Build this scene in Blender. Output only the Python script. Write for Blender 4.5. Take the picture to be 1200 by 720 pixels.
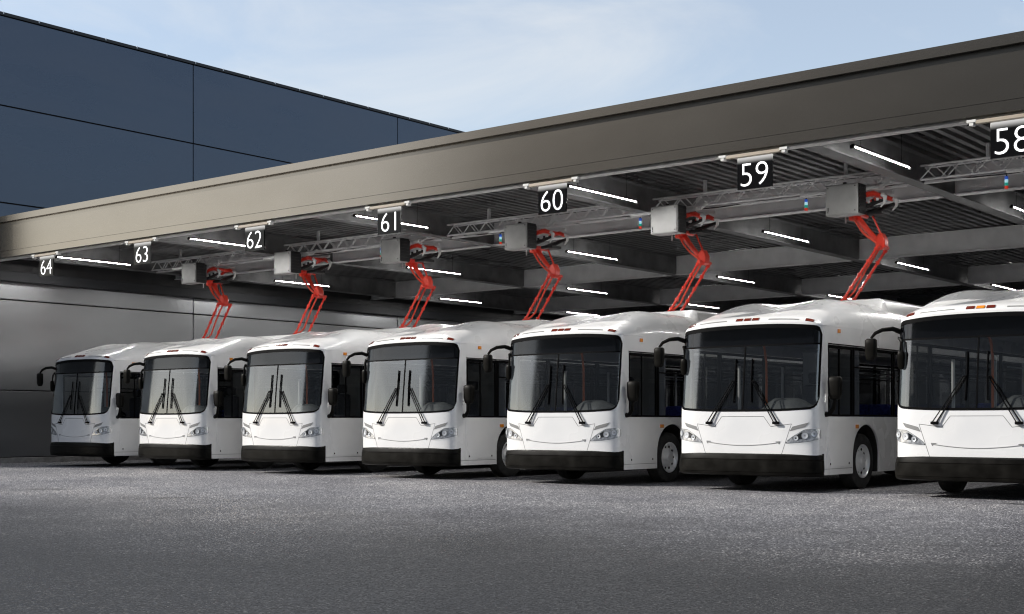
import bpy, bmesh, math, random
from mathutils import Vector, Matrix

random.seed(7)
R = math.radians
scene = bpy.context.scene
for o in list(bpy.data.objects):
    bpy.data.objects.remove(o)
COL = scene.collection

# ------------------------------------------------------------------ camera
cam_d = bpy.data.cameras.new("camera")
cam_d.sensor_width = 36.0
cam_d.lens = 1552.24 / 1200 * 36
cam_d.shift_y = (494.67 - 360) / 1200
cam_d.clip_start = 0.1
cam_d.clip_end = 6000
cam = bpy.data.objects.new("camera", cam_d)
cam.location = (0, 0, 1.173)
cam.rotation_euler = (R(90), 0, R(38.907))
COL.objects.link(cam)
scene.camera = cam

# ------------------------------------------------------------------ light and sky
SUN_EL, SUN_AZ = R(30), R(180 + 56)       # azimuth clockwise from +Y
world = bpy.data.worlds.new("World")
scene.world = world
world.use_nodes = True
wt = world.node_tree
wt.nodes.clear()
N = wt.nodes.new
sky = N("ShaderNodeTexSky")
sky.sky_type = 'NISHITA'
sky.sun_disc = False
sky.sun_elevation = SUN_EL
sky.sun_rotation = SUN_AZ
sky.air_density = 1.0
sky.dust_density = 0.7
sky.ozone_density = 1.2
wgeo = N("ShaderNodeTexCoord")
wmap = N("ShaderNodeMapping")
wmap.inputs['Rotation'].default_value = (R(18), R(-24), R(25))
wmap.inputs['Scale'].default_value = (1.3, 5.0, 9.0)
wn = N("ShaderNodeTexNoise")
wn.inputs['Scale'].default_value = 1.1
wn.inputs['Detail'].default_value = 9
wn.inputs['Roughness'].default_value = 0.55
wn.inputs['Distortion'].default_value = 0.7
wr = N("ShaderNodeValToRGB")
wr.color_ramp.elements[0].position = 0.46
wr.color_ramp.elements[0].color = (0.31, 0.31, 0.31, 1)
wr.color_ramp.elements[1].position = 0.72
wr.color_ramp.elements[1].color = (0.72, 0.72, 0.72, 1)
wmix = N("ShaderNodeMix")
wmix.data_type = 'RGBA'
wmix.inputs['B'].default_value = (5.05, 5.15, 5.15, 1)
wb = N("ShaderNodeBackground")
wb.inputs['Strength'].default_value = 0.125
wo = N("ShaderNodeOutputWorld")
L = wt.links.new
L(wgeo.outputs['Generated'], wmap.inputs['Vector'])
L(wmap.outputs['Vector'], wn.inputs['Vector'])
L(wn.outputs['Fac'], wr.inputs['Fac'])
L(wr.outputs['Color'], wmix.inputs['Factor'])
L(sky.outputs['Color'], wmix.inputs['A'])
L(wmix.outputs['Result'], wb.inputs['Color'])
L(wb.outputs['Background'], wo.inputs['Surface'])

sun_d = bpy.data.lights.new("sun", 'SUN')
sun_d.energy = 3.7
sun_d.angle = R(0.6)
sun_d.color = (1.0, 0.955, 0.89)
sun = bpy.data.objects.new("sun", sun_d)
to_sun = Vector((math.sin(SUN_AZ) * math.cos(SUN_EL), math.cos(SUN_AZ) * math.cos(SUN_EL), math.sin(SUN_EL)))
sun.rotation_euler = (-to_sun).to_track_quat('-Z', 'Y').to_euler()
sun.location = (-20, -20, 40)
COL.objects.link(sun)

scene.view_settings.view_transform = 'Standard'
scene.view_settings.look = 'None'
scene.view_settings.gamma = 1.0
scene.view_settings.exposure = 0.48
scene.render.engine = 'CYCLES'
scene.cycles.use_denoising = True
scene.cycles.denoising_prefilter = 'FAST'
scene.cycles.max_bounces = 8
scene.cycles.transparent_max_bounces = 16
scene.cycles.caustics_reflective = False
scene.cycles.caustics_refractive = False
scene.cycles.sample_clamp_indirect = 6
scene.cycles.filter_width = 1.15

# ------------------------------------------------------------------ materials
def mat(name, col, rough=0.5, metal=0.0, coat=0.0, emit=None, estr=0.0, spec=0.5):
    m = bpy.data.materials.new(name)
    m.use_nodes = True
    b = m.node_tree.nodes['Principled BSDF']
    b.inputs['Base Color'].default_value = (*col, 1)
    b.inputs['Roughness'].default_value = rough
    b.inputs['Metallic'].default_value = metal
    b.inputs['Coat Weight'].default_value = coat
    b.inputs['Coat Roughness'].default_value = 0.05
    b.inputs['Specular IOR Level'].default_value = spec
    if emit:
        b.inputs['Emission Color'].default_value = (*emit, 1)
        b.inputs['Emission Strength'].default_value = estr
    return m

def vary(m, c0, c1, scale=(1, 1, 1), nscale=3.0, detail=6, lo=0.35, hi=0.65, rough=None, bump=0.0, bscale=None):
    """noise-driven colour (and roughness / relief) in object space"""
    nt = m.node_tree
    b = nt.nodes['Principled BSDF']
    tc = nt.nodes.new('ShaderNodeTexCoord')
    mp = nt.nodes.new('ShaderNodeMapping')
    mp.inputs['Scale'].default_value = scale
    n = nt.nodes.new('ShaderNodeTexNoise')
    n.inputs['Scale'].default_value = nscale
    n.inputs['Detail'].default_value = detail
    r = nt.nodes.new('ShaderNodeValToRGB')
    r.color_ramp.elements[0].position = lo
    r.color_ramp.elements[1].position = hi
    r.color_ramp.elements[0].color = (*c0, 1)
    r.color_ramp.elements[1].color = (*c1, 1)
    nt.links.new(tc.outputs['Object'], mp.inputs['Vector'])
    nt.links.new(mp.outputs['Vector'], n.inputs['Vector'])
    nt.links.new(n.outputs['Fac'], r.inputs['Fac'])
    nt.links.new(r.outputs['Color'], b.inputs['Base Color'])
    if rough:
        mr = nt.nodes.new('ShaderNodeMapRange')
        mr.inputs['From Min'].default_value = lo
        mr.inputs['From Max'].default_value = hi
        mr.inputs['To Min'].default_value = rough[0]
        mr.inputs['To Max'].default_value = rough[1]
        nt.links.new(n.outputs['Fac'], mr.inputs['Value'])
        nt.links.new(mr.outputs['Result'], b.inputs['Roughness'])
    if bump:
        bp = nt.nodes.new('ShaderNodeBump')
        bp.inputs['Strength'].default_value = bump
        bp.inputs['Distance'].default_value = 0.01
        n2 = n
        if bscale:
            n2 = nt.nodes.new('ShaderNodeTexNoise')
            n2.inputs['Scale'].default_value = bscale
            nt.links.new(tc.outputs['Object'], n2.inputs['Vector'])
        nt.links.new(n2.outputs['Fac'], bp.inputs['Height'])
        nt.links.new(bp.outputs['Normal'], b.inputs['Normal'])
    return m

def glass(name, tint, fac_min=0.05, rough=0.0, ior=1.5):
    m = bpy.data.materials.new(name)
    m.use_nodes = True
    nt = m.node_tree
    nt.nodes.clear()
    out = nt.nodes.new('ShaderNodeOutputMaterial')
    mix = nt.nodes.new('ShaderNodeMixShader')
    tr = nt.nodes.new('ShaderNodeBsdfTransparent')
    tr.inputs['Color'].default_value = (*tint, 1)
    gl = nt.nodes.new('ShaderNodeBsdfGlossy')
    gl.inputs['Roughness'].default_value = rough
    lw = nt.nodes.new('ShaderNodeLayerWeight')
    lw.inputs['Blend'].default_value = 0.5
    pw = nt.nodes.new('ShaderNodeMath')
    pw.operation = 'POWER'
    pw.inputs[1].default_value = 5.0
    mx = nt.nodes.new('ShaderNodeMath')
    mx.operation = 'ADD'
    mx.inputs[1].default_value = 0.04 + fac_min
    mx.use_clamp = True
    nt.links.new(lw.outputs['Facing'], pw.inputs[0])
    nt.links.new(pw.outputs[0], mx.inputs[0])
    nt.links.new(mx.outputs[0], mix.inputs['Fac'])
    nt.links.new(tr.outputs[0], mix.inputs[1])
    nt.links.new(gl.outputs[0], mix.inputs[2])
    nt.links.new(mix.outputs[0], out.inputs['Surface'])
    return m

M = {}
M['white'] = vary(mat('bus_white_paint', (0.8, 0.8, 0.8), 0.3, 0, 0.5), (0.74, 0.745, 0.75), (0.82, 0.82, 0.815), nscale=1.3, rough=(0.34, 0.24))
M['plastic'] = vary(mat('black_plastic', (0.02, 0.02, 0.018), 0.42, spec=0.06), (0.005, 0.0047, 0.004), (0.011, 0.0103, 0.009), nscale=4, rough=(0.3, 0.46))
M['rubber'] = vary(mat('tyre_rubber', (0.02, 0.02, 0.02), 0.8), (0.012, 0.012, 0.012), (0.03, 0.03, 0.029), nscale=8)
M['black'] = mat('black_seal', (0.004, 0.004, 0.0045), 0.5, spec=0.03)
M['dark'] = vary(mat('dark_underbody', (0.015, 0.015, 0.015), 0.7), (0.008, 0.008, 0.008), (0.02, 0.019, 0.018), nscale=5)
M['chrome'] = mat('polished_rim', (0.85, 0.86, 0.87), 0.3, 0.25)
M['lampchrome'] = mat('lamp_reflector', (0.90, 0.91, 0.93), 0.2, 0.35)
M['bezel'] = vary(mat('lamp_bezel', (0.6, 0.61, 0.63), 0.22, 0.6), (0.42, 0.43, 0.45), (0.85, 0.86, 0.88), nscale=14, detail=2, lo=.42, hi=.58)
M['wind'] = glass('windscreen_glass', (0.74, 0.77, 0.78), 0.165, 0.09)
M['signglass'] = glass('display_glass', (0.28, 0.30, 0.34), 0.025, 0.10)
M['tint'] = glass('tinted_glass', (0.62, 0.63, 0.64), 0.02)
M['drvglass'] = glass('driver_glass', (0.5, 0.5, 0.48), 0.02)
M['lens'] = glass('clear_lens', (0.95, 0.96, 0.97), 0.06)
M['red_lens'] = mat('red_marker', (0.14, 0.018, 0.009), 0.2, 0, 0.5)
M['amber'] = mat('amber_marker', (0.75, 0.25, 0.02), 0.2, 0, 0.5)
M['orange_pole'] = mat('orange_grab_pole', (0.75, 0.19, 0.06), 0.35)
M['steel'] = mat('steel_pole', (0.75, 0.76, 0.77), 0.35, 0.2)
M['dash'] = vary(mat('dashboard_grey', (0.06, 0.06, 0.06), 0.6), (0.045, 0.046, 0.046), (0.075, 0.075, 0.072), nscale=10)
M['interior'] = vary(mat('interior_grey', (0.42, 0.43, 0.44), 0.6), (0.38, 0.39, 0.4), (0.46, 0.47, 0.48), nscale=2)
M['intdark'] = vary(mat('interior_panel', (0.11, 0.12, 0.14), 0.55), (0.25, 0.27, 0.30), (0.31, 0.33, 0.37), nscale=2)
M['seatblue'] = vary(mat('blue_seat_fabric', (0.02, 0.035, 0.28), 0.8), (0.012, 0.02, 0.18), (0.035, 0.06, 0.36), nscale=30)
M['seatgrey'] = vary(mat('driver_seat_fabric', (0.05, 0.055, 0.07), 0.8), (0.04, 0.045, 0.06), (0.07, 0.075, 0.09), nscale=30)
M['seam'] = mat('panel_gap', (0.05, 0.05, 0.05), 0.6)
M['ventgrey'] = mat('vent_grey', (0.22, 0.22, 0.22), 0.5)

M['fascia'] = vary(mat('fascia_metal', (0.12, 0.11, 0.10), 0.25, 0.95), (0.238, 0.214, 0.183), (0.248, 0.224, 0.193), scale=(0.5, 1, 1.2), nscale=1.6, detail=9, rough=(0.205, 0.209))
M['white_trim'] = vary(mat('white_trim', (0.75, 0.74, 0.71), 0.4), (0.66, 0.65, 0.62), (0.78, 0.77, 0.74), nscale=5)
M['bar'] = vary(mat('beige_bar', (0.42, 0.36, 0.28), 0.5), (0.37, 0.31, 0.24), (0.45, 0.39, 0.31), scale=(1, 6, 6), nscale=3)
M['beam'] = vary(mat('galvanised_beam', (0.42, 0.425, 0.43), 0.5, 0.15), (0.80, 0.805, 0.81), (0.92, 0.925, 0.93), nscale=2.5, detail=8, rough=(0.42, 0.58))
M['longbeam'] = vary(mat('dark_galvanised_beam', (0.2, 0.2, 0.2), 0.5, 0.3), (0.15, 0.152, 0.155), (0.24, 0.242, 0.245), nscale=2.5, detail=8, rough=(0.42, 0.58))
M['deck'] = vary(mat('roof_sheet_steel', (0.12, 0.12, 0.122), 0.38, 0.8), (0.13, 0.13, 0.132), (0.24, 0.24, 0.242), scale=(1, .25, 1), nscale=1.5, detail=6, rough=(0.26, 0.36))
M['truss'] = mat('truss_aluminium', (0.92, 0.92, 0.92), 0.35, 0.1)
M['facade'] = vary(mat('facade_panel_metal', (0.09, 0.11, 0.15), 0.34, 0.7), (0.060, 0.076, 0.106), (0.071, 0.088, 0.122), scale=(1, .4, 1.5), nscale=0.9, detail=3, rough=(0.26, 0.36))
M['facade_lit'] = vary(mat('lit_facade_panel_metal', (0.3, 0.31, 0.32), 0.3, 0.8), (0.28, 0.288, 0.30), (0.315, 0.323, 0.335), scale=(1, .4, 1.5), nscale=0.7, detail=2, rough=(0.28, 0.34))  # light under the canopy put into a paler copy of the facade metal
M['gap'] = mat('panel_joint', (0.012, 0.012, 0.014), 0.6)
M['roofdark'] = mat('dark_roof_trim', (0.018, 0.02, 0.024), 0.5, 0.3)
M['clip'] = mat('pale_clip', (0.55, 0.57, 0.6), 0.4, 0.4)
M['roofing'] = vary(mat('roofing', (0.12, 0.12, 0.12), 0.85), (0.09, 0.09, 0.09), (0.15, 0.15, 0.15), nscale=2)
M['rearwall'] = vary(mat('rear_wall_panel', (0.035, 0.036, 0.038), 0.5, 0.2), (0.028, 0.029, 0.031), (0.045, 0.046, 0.048), nscale=1)
M['hallwall'] = vary(mat('added_hall_panel', (0.2, 0.2, 0.21), 0.6), (0.13, 0.133, 0.14), (0.16, 0.163, 0.17), nscale=0.3)
M['concrete'] = vary(mat('concrete_plinth', (0.2, 0.195, 0.19), 0.85), (0.15, 0.147, 0.143), (0.25, 0.245, 0.24), nscale=6, bump=0.2)
M['tube'] = mat('lit_tube', (0.9, 0.9, 0.9), 0.4, emit=(1.0, 0.98, 0.95), estr=30)
M['housing'] = mat('lamp_housing', (0.006, 0.006, 0.006), 0.6, spec=0.1)
M['cab'] = vary(mat('cabinet_grey', (0.5, 0.5, 0.48), 0.42, 0.0), (0.38, 0.38, 0.372), (0.44, 0.44, 0.432), nscale=4)
M['fan'] = mat('black_grille', (0.012, 0.012, 0.013), 0.45)
M['redpaint'] = vary(mat('red_arm_paint', (0.78, 0.06, 0.035), 0.34, 0, 0.25), (0.88, 0.050, 0.028), (0.93, 0.078, 0.044), nscale=6)
M['cable'] = mat('orange_cable', (0.86, 0.09, 0.045), 0.45)
M['whitepart'] = mat('white_bracket_paint', (0.78, 0.78, 0.77), 0.35)
M['signface'] = None

def emis(name, col, s):
    return mat(name, col, 0.4, emit=col, estr=s)
M['digit'] = emis('lit_digit', (0.9, 0.9, 0.9), 0.75)
M['sig_blue'] = emis('signal_blue', (0.03, 0.10, 0.5), 0.35)
M['sig_white'] = emis('signal_white', (0.5, 0.8, 0.9), 0.4)
M['sig_green'] = emis('signal_green', (0.02, 0.4, 0.3), 0.3)
M['sig_red'] = emis('signal_red', (0.6, 0.04, 0.02), 0.4)

# sign face: black panel, light falling on its top put in as emission
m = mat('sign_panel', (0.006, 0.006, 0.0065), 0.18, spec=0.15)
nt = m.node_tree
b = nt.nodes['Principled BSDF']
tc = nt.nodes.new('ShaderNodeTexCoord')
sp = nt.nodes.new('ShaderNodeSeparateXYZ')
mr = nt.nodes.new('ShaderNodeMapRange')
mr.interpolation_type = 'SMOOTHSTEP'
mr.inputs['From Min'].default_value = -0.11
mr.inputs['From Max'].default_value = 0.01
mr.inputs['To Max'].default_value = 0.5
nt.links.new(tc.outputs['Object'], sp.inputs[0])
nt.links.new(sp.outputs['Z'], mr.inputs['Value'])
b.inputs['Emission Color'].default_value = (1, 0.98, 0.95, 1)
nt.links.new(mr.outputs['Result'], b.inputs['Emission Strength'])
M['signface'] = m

# asphalt
def asphalt():
    m = bpy.data.materials.new('asphalt')
    m.use_nodes = True
    nt = m.node_tree
    b = nt.nodes['Principled BSDF']
    tc = nt.nodes.new('ShaderNodeTexCoord')
    def vor(scale):
        v = nt.nodes.new('ShaderNodeTexVoronoi')
        v.inputs['Scale'].default_value = scale
        nt.links.new(tc.outputs['Object'], v.inputs['Vector'])
        return v
    def noise(scale, det=5, rough=.55):
        n = nt.nodes.new('ShaderNodeTexNoise')
        n.inputs['Scale'].default_value = scale
        n.inputs['Detail'].default_value = det
        n.inputs['Roughness'].default_value = rough
        nt.links.new(tc.outputs['Object'], n.inputs['Vector'])
        return n
    def ramp(src, pts):
        r = nt.nodes.new('ShaderNodeValToRGB')
        while len(r.color_ramp.elements) < len(pts):
            r.color_ramp.elements.new(0.5)
        for e, (p, c) in zip(r.color_ramp.elements, pts):
            e.position = p
            e.color = (*c, 1)
        nt.links.new(src, r.inputs['Fac'])
        return r
    def mixc(mode, a, bb, fac):
        x = nt.nodes.new('ShaderNodeMix')
        x.data_type = 'RGBA'
        x.blend_type = mode
        x.inputs['Factor'].default_value = fac
        nt.links.new(a, x.inputs['A'])
        nt.links.new(bb, x.inputs['B'])
        return x
    v1 = vor(62)
    sep = nt.nodes.new('ShaderNodeSeparateColor')
    nt.links.new(v1.outputs['Color'], sep.inputs[0])
    stones = ramp(sep.outputs[0], [(0, (0.010, 0.010, 0.013)), (0.5, (0.036, 0.036, 0.041)), (0.80, (0.090, 0.090, 0.097)), (0.94, (0.21, 0.209, 0.213)), (1, (0.48, 0.477, 0.475))])
    v2 = vor(165)
    sep2 = nt.nodes.new('ShaderNodeSeparateColor')
    nt.links.new(v2.outputs['Color'], sep2.inputs[0])
    fine = ramp(sep2.outputs[1], [(0, (0.35, 0.35, 0.36)), (0.7, (0.9, 0.9, 0.9)), (1, (2.2, 2.15, 2.1))])
    c1 = mixc('MULTIPLY', stones.outputs['Color'], fine.outputs['Color'], 0.85)
    big = noise(0.33, 6, .6)
    patch = ramp(big.outputs['Fac'], [(0.32, (0.68, 0.68, 0.72)), (0.52, (1.0, 1.0, 1.0)), (0.70, (1.5, 1.46, 1.40))])
    c2 = mixc('MULTIPLY', c1.outputs['Result'], patch.outputs['Color'], 1.0)
    med = noise(2.6, 6, .65)
    blot = ramp(med.outputs['Fac'], [(0.3, (0.75, 0.75, 0.76)), (0.7, (1.2, 1.19, 1.17))])
    c3 = mixc('MULTIPLY', c2.outputs['Result'], blot.outputs['Color'], 1.0)
    # sunlit band before the bays and shaded foreground, multiplied into the colour
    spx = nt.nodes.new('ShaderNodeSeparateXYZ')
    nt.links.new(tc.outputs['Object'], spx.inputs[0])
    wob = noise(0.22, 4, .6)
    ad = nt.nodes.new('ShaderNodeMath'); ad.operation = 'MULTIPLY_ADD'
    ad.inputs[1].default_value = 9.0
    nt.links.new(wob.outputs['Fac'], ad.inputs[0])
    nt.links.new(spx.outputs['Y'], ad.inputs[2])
    sun_band = nt.nodes.new('ShaderNodeMapRange'); sun_band.interpolation_type = 'SMOOTHSTEP'
    sun_band.inputs['From Min'].default_value = 13.5
    sun_band.inputs['From Max'].default_value = 24.0
    sun_band.inputs['To Min'].default_value = 0.20
    sun_band.inputs['To Max'].default_value = 2.7
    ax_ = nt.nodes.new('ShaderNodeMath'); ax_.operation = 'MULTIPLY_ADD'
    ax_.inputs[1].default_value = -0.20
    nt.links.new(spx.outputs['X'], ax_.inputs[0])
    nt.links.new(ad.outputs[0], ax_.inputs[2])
    nt.links.new(ax_.outputs[0], sun_band.inputs['Value'])
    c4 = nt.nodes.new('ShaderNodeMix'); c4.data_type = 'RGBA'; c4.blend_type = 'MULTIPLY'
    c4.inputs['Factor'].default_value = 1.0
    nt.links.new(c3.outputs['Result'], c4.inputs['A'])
    nt.links.new(sun_band.outputs['Result'], c4.inputs['B'])
    # oil drips
    oil = noise(0.75, 3, .5)
    drips = ramp(oil.outputs['Fac'], [(0.27, (0.38, 0.38, 0.39)), (0.33, (1, 1, 1))])
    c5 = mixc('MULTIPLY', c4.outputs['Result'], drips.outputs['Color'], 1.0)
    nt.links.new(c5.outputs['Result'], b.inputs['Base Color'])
    rr = ramp(sep.outputs[1], [(0, (0.5, 0.5, 0.5)), (1, (0.85, 0.85, 0.85))])
    nt.links.new(rr.outputs['Color'], b.inputs['Roughness'])
    bp = nt.nodes.new('ShaderNodeBump')
    bp.inputs['Strength'].default_value = 0.3
    bp.inputs['Distance'].default_value = 0.01
    nt.links.new(v1.outputs['Distance'], bp.inputs['Height'])
    bp.invert = True
    nt.links.new(bp.outputs['Normal'], b.inputs['Normal'])
    return m
M['asphalt'] = asphalt()

# ------------------------------------------------------------------ mesh helpers
class MB:
    def __init__(self):
        self.v = []
        self.f = []
    def add(self, vs, fs):
        o = len(self.v)
        self.v += [tuple(p) for p in vs]
        self.f += [tuple(i + o for i in f) for f in fs]
        return self
    def box(self, x0, x1, y0, y1, z0, z1):
        vs = [(x, y, z) for x in (x0, x1) for y in (y0, y1) for z in (z0, z1)]
        return self.add(vs, [(0, 1, 3, 2), (4, 6, 7, 5), (0, 4, 5, 1), (2, 3, 7, 6), (0, 2, 6, 4), (1, 5, 7, 3)])
    def prism(self, poly, axis, a0, a1):
        def pt(p, a):
            return (a, p[0], p[1]) if axis == 'x' else ((p[0], a, p[1]) if axis == 'y' else (p[0], p[1], a))
        n = len(poly)
        vs = [pt(p, a0) for p in poly] + [pt(p, a1) for p in poly]
        fs = [tuple(range(n)), tuple(range(n, 2 * n))] + [(i, (i + 1) % n, n + (i + 1) % n, n + i) for i in range(n)]
        return self.add(vs, fs)
    def tube(self, pts, r, n=8, cap=True):
        pts = [Vector(p) for p in pts]
        rings = []
        up = None
        for i, p in enumerate(pts):
            d = (pts[min(i + 1, len(pts) - 1)] - pts[max(i - 1, 0)]).normalized()
            if up is None:
                up = Vector((0, 0, 1)) if abs(d.z) < 0.9 else Vector((1, 0, 0))
            a = d.cross(up).normalized()
            up = a.cross(d).normalized()
            rr = r[i] if isinstance(r, (list, tuple)) else r
            rings.append([p + (a * math.cos(t) + up * math.sin(t)) * rr for t in [2 * math.pi * k / n for k in range(n)]])
        vs = [q for ring in rings for q in ring]
        fs = []
        for i in range(len(pts) - 1):
            for k in range(n):
                fs.append((i * n + k, i * n + (k + 1) % n, (i + 1) * n + (k + 1) % n, (i + 1) * n + k))
        if cap:
            fs.append(tuple(range(n)))
            fs.append(tuple(range((len(pts) - 1) * n, len(pts) * n)))
        return self.add(vs, fs)
    def lathe(self, prof, axis='x', c=(0, 0, 0), n=24, cap=True):
        """prof: (offset along axis, radius)"""
        vs = []
        for a, r in prof:
            for k in range(n):
                t = 2 * math.pi * k / n
                q = (r * math.cos(t), r * math.sin(t))
                p = (a, q[0], q[1]) if axis == 'x' else ((q[0], a, q[1]) if axis == 'y' else (q[0], q[1], a))
                vs.append((p[0] + c[0], p[1] + c[1], p[2] + c[2]))
        fs = []
        m_ = len(prof)
        for i in range(m_ - 1):
            for k in range(n):
                fs.append((i * n + k, i * n + (k + 1) % n, (i + 1) * n + (k + 1) % n, (i + 1) * n + k))
        if cap and prof[0][1] > 1e-6:
            fs.append(tuple(range(n)))
        if cap and prof[-1][1] > 1e-6:
            fs.append(tuple(range((m_ - 1) * n, m_ * n)))
        return self.add(vs, fs)
    def grid(self, fn, nu, nv, back=None):
        """fn(i/nu, j/nv) -> point; back: optional second surface fn for thickness"""
        vs = [fn(i / nu, j / nv) for i in range(nu + 1) for j in range(nv + 1)]
        w = nv + 1
        q = lambda i, j: i * w + j
        fs = [(q(i, j), q(i + 1, j), q(i + 1, j + 1), q(i, j + 1)) for i in range(nu) for j in range(nv)]
        if back:
            o = len(vs)
            vs += [back(i / nu, j / nv) for i in range(nu + 1) for j in range(nv + 1)]
            fs += [tuple(o + k for k in reversed(f)) for f in fs]
            for i in range(nu):
                fs.append((q(i, 0), o + q(i, 0), o + q(i + 1, 0), q(i + 1, 0)))
                fs.append((q(i, nv), q(i + 1, nv), o + q(i + 1, nv), o + q(i, nv)))
            for j in range(nv):
                fs.append((q(0, j), q(0, j + 1), o + q(0, j + 1), o + q(0, j)))
                fs.append((q(nu, j), o + q(nu, j), o + q(nu, j + 1), q(nu, j + 1)))
        return self.add(vs, fs)
    def build(self, name, material, parent=None, smooth=True, bevel=0.0, angle=34, weld=True):
        me = bpy.data.meshes.new(name)
        me.from_pydata(self.v, [], self.f)
        bm = bmesh.new()
        bm.from_mesh(me)
        if weld:
            bmesh.ops.remove_doubles(bm, verts=bm.verts, dist=1e-5)
        bmesh.ops.recalc_face_normals(bm, faces=bm.faces)
        bm.to_mesh(me)
        bm.free()
        if smooth:
            for p in me.polygons:
                p.use_smooth = True
            me.set_sharp_from_angle(angle=R(angle))
        me.materials.append(material)
        o = bpy.data.objects.new(name, me)
        COL.objects.link(o)
        if parent:
            o.parent = parent
        if bevel:
            md = o.modifiers.new('bevel', 'BEVEL')
            md.width = bevel
            md.segments = 2
            md.limit_method = 'ANGLE'
            md.angle_limit = R(40)
        return o

def tag(o, label=None, cat=None, group=None, kind=None):
    if label: o['label'] = label
    if cat: o['category'] = cat
    if group: o['group'] = group
    if kind: o['kind'] = kind
    return o

def thing(name, loc, label, cat, group=None):
    o = bpy.data.objects.new(name, None)
    o.location = loc
    o.empty_display_size = 0.2
    COL.objects.link(o)
    return tag(o, label, cat, group)

def copy_tree(o, parent=None):
    c = o.copy()
    COL.objects.link(c)
    if parent:
        c.parent = parent
    for ch in list(o.children):
        copy_tree(ch, c)
    return c

def sm(a, b_, x):
    t = max(0.0, min(1.0, (x - a) / (b_ - a)))
    return t * t * (3 - 2 * t)

# ------------------------------------------------------------------ layout numbers (metres)
PITCH = 3.97
YB = 20.06                      # bus fronts
XBC = -12.375 + 1.32            # centre of the bus under sign 59
YF, ZF0, ZF1 = 18.447, 5.44, 6.487
XW = -34.99
BAYS = [58, 59, 60, 61, 62, 63, 64]
ORD = {58: 'first', 59: 'second', 60: 'third', 61: 'fourth', 62: 'fifth', 63: 'sixth', 64: 'seventh'}    # counted from the right
BEAM_X = [-9.84 - 5.955 * k for k in range(-5, 5)]     # beams running back from the fascia
BEAM_X.sort()
BEAM_Y = [26.15, 34.9, 43.3]
Y_BACK = 52.0
X_RIGHT = 26.0

# ------------------------------------------------------------------ ground
g = MB()
g.add([(-900, -900, 0), (900, -900, 0), (900, 900, 0), (-900, 900, 0)], [(0, 1, 2, 3)])
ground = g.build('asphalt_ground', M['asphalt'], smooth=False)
tag(ground, 'dark grey asphalt yard in front of the parked buses', kind='structure')

# ------------------------------------------------------------------ warehouse on the left
wh = thing('warehouse', (XW, 26.0, 0), 'tall dark blue grey metal clad warehouse beside the bus canopy', 'building')
def wb_part(mb, name, m_, **k):
    o = mb.build(name, m_, wh, **k)
    o.matrix_parent_inverse = Matrix.Translation(-wh.location)
    return o
YJ = [16.0, 17.39, 26.91, 36.43, 45.95, 55.47, 64.99]
ZJ = [0.16, 2.079, 4.67, 5.32, 7.422, 10.19, 12.75]
core = MB().box(XW - 26, XW - 0.075, YJ[0] + 0.03, YJ[-1] - 0.03, 0, 12.70)
wb_part(core, 'wall_core', M['gap'], smooth=False)
for a, b_ in zip(YJ, YJ[1:]):
    for z0, z1 in zip(ZJ, ZJ[1:]):
        p = MB().box(XW - 0.07, XW, a + 0.014, b_ - 0.014, z0 + 0.016, z1 - 0.016)
        wb_part(p, 'wall_panel', M['facade'] if z1 > 5.5 else M['facade_lit'], bevel=0.008)
# front gable end panels (round the corner, out of the frame)
xs = [XW - 0.08 - 8.6 * k for k in range(4)]
for a, b_ in zip(xs, xs[1:]):
    for z0, z1 in zip(ZJ, ZJ[1:]):
        wb_part(MB().box(b_ + 0.014, a - 0.014, YJ[0] - 0.04, YJ[0] + 0.028, z0 + 0.016, z1 - 0.016), 'wall_panel', M['facade'], bevel=0.008)
wb_part(MB().box(XW - 0.11, XW + 0.05, YJ[0] - 0.05, YJ[-1], 0.0, 0.15), 'plinth', M['concrete'], bevel=0.01)
wb_part(MB().box(XW - 26, XW + 0.03, YJ[0] - 0.1, YJ[-1], 12.752, 12.85), 'roof_trim', M['roofdark'], bevel=0.01)
wb_part(MB().box(XW - 26, XW - 0.05, YJ[0], YJ[-1], 12.853, 12.875), 'roof', M['roofing'])
clip0 = None
y = 18.0
while y < 46:
    if clip0 is None:
        clip0 = wb_part(MB().box(XW + 0.031, XW + 0.045, y, y + 0.03, 12.79, 12.86), 'roof_clip', M['clip'])
        y0c = y
    else:
        c = clip0.copy(); COL.objects.link(c); c.location = (0, y - y0c, 0)
    y += 1.12

# ------------------------------------------------------------------ unseen hall added behind the camera to darken reflections
dh = thing('added_hall', (8, -20, 0), 'dark grey unseen hall added behind the camera to darken windscreen and fascia reflections', 'building')
def dh_part(mb, name, m_, **k):
    o = mb.build(name, m_, dh, **k)
    o.matrix_parent_inverse = Matrix.Translation(-dh.location)
    return o
HX0, HX1, HY, HZ = -52.0, 60.0, -20.0, 22.0
dh_part(MB().box(HX0, HX1, HY - 30, HY - 0.09, 0, HZ), 'wall_core', M['gap'], smooth=False)
nxp = 12
for i in range(nxp):
    for k in range(5):
        a, b_ = HX0 + (HX1 - HX0) * i / nxp, HX0 + (HX1 - HX0) * (i + 1) / nxp
        z0, z1 = HZ * k / 5, HZ * (k + 1) / 5
        dh_part(MB().box(a + 0.02, b_ - 0.02, HY - 0.085, HY, z0 + 0.02, z1 - 0.02), 'wall_panel', M['hallwall'] if k else M['white_trim'], bevel=0.01)  # pale bottom row added to lighten the lower windscreen reflections
dh_part(MB().box(HX0 - 0.2, HX1 + 0.2, HY - 30.2, HY + 0.25, HZ + 0.01, HZ + 0.35), 'roof', M['roofdark'])

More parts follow.
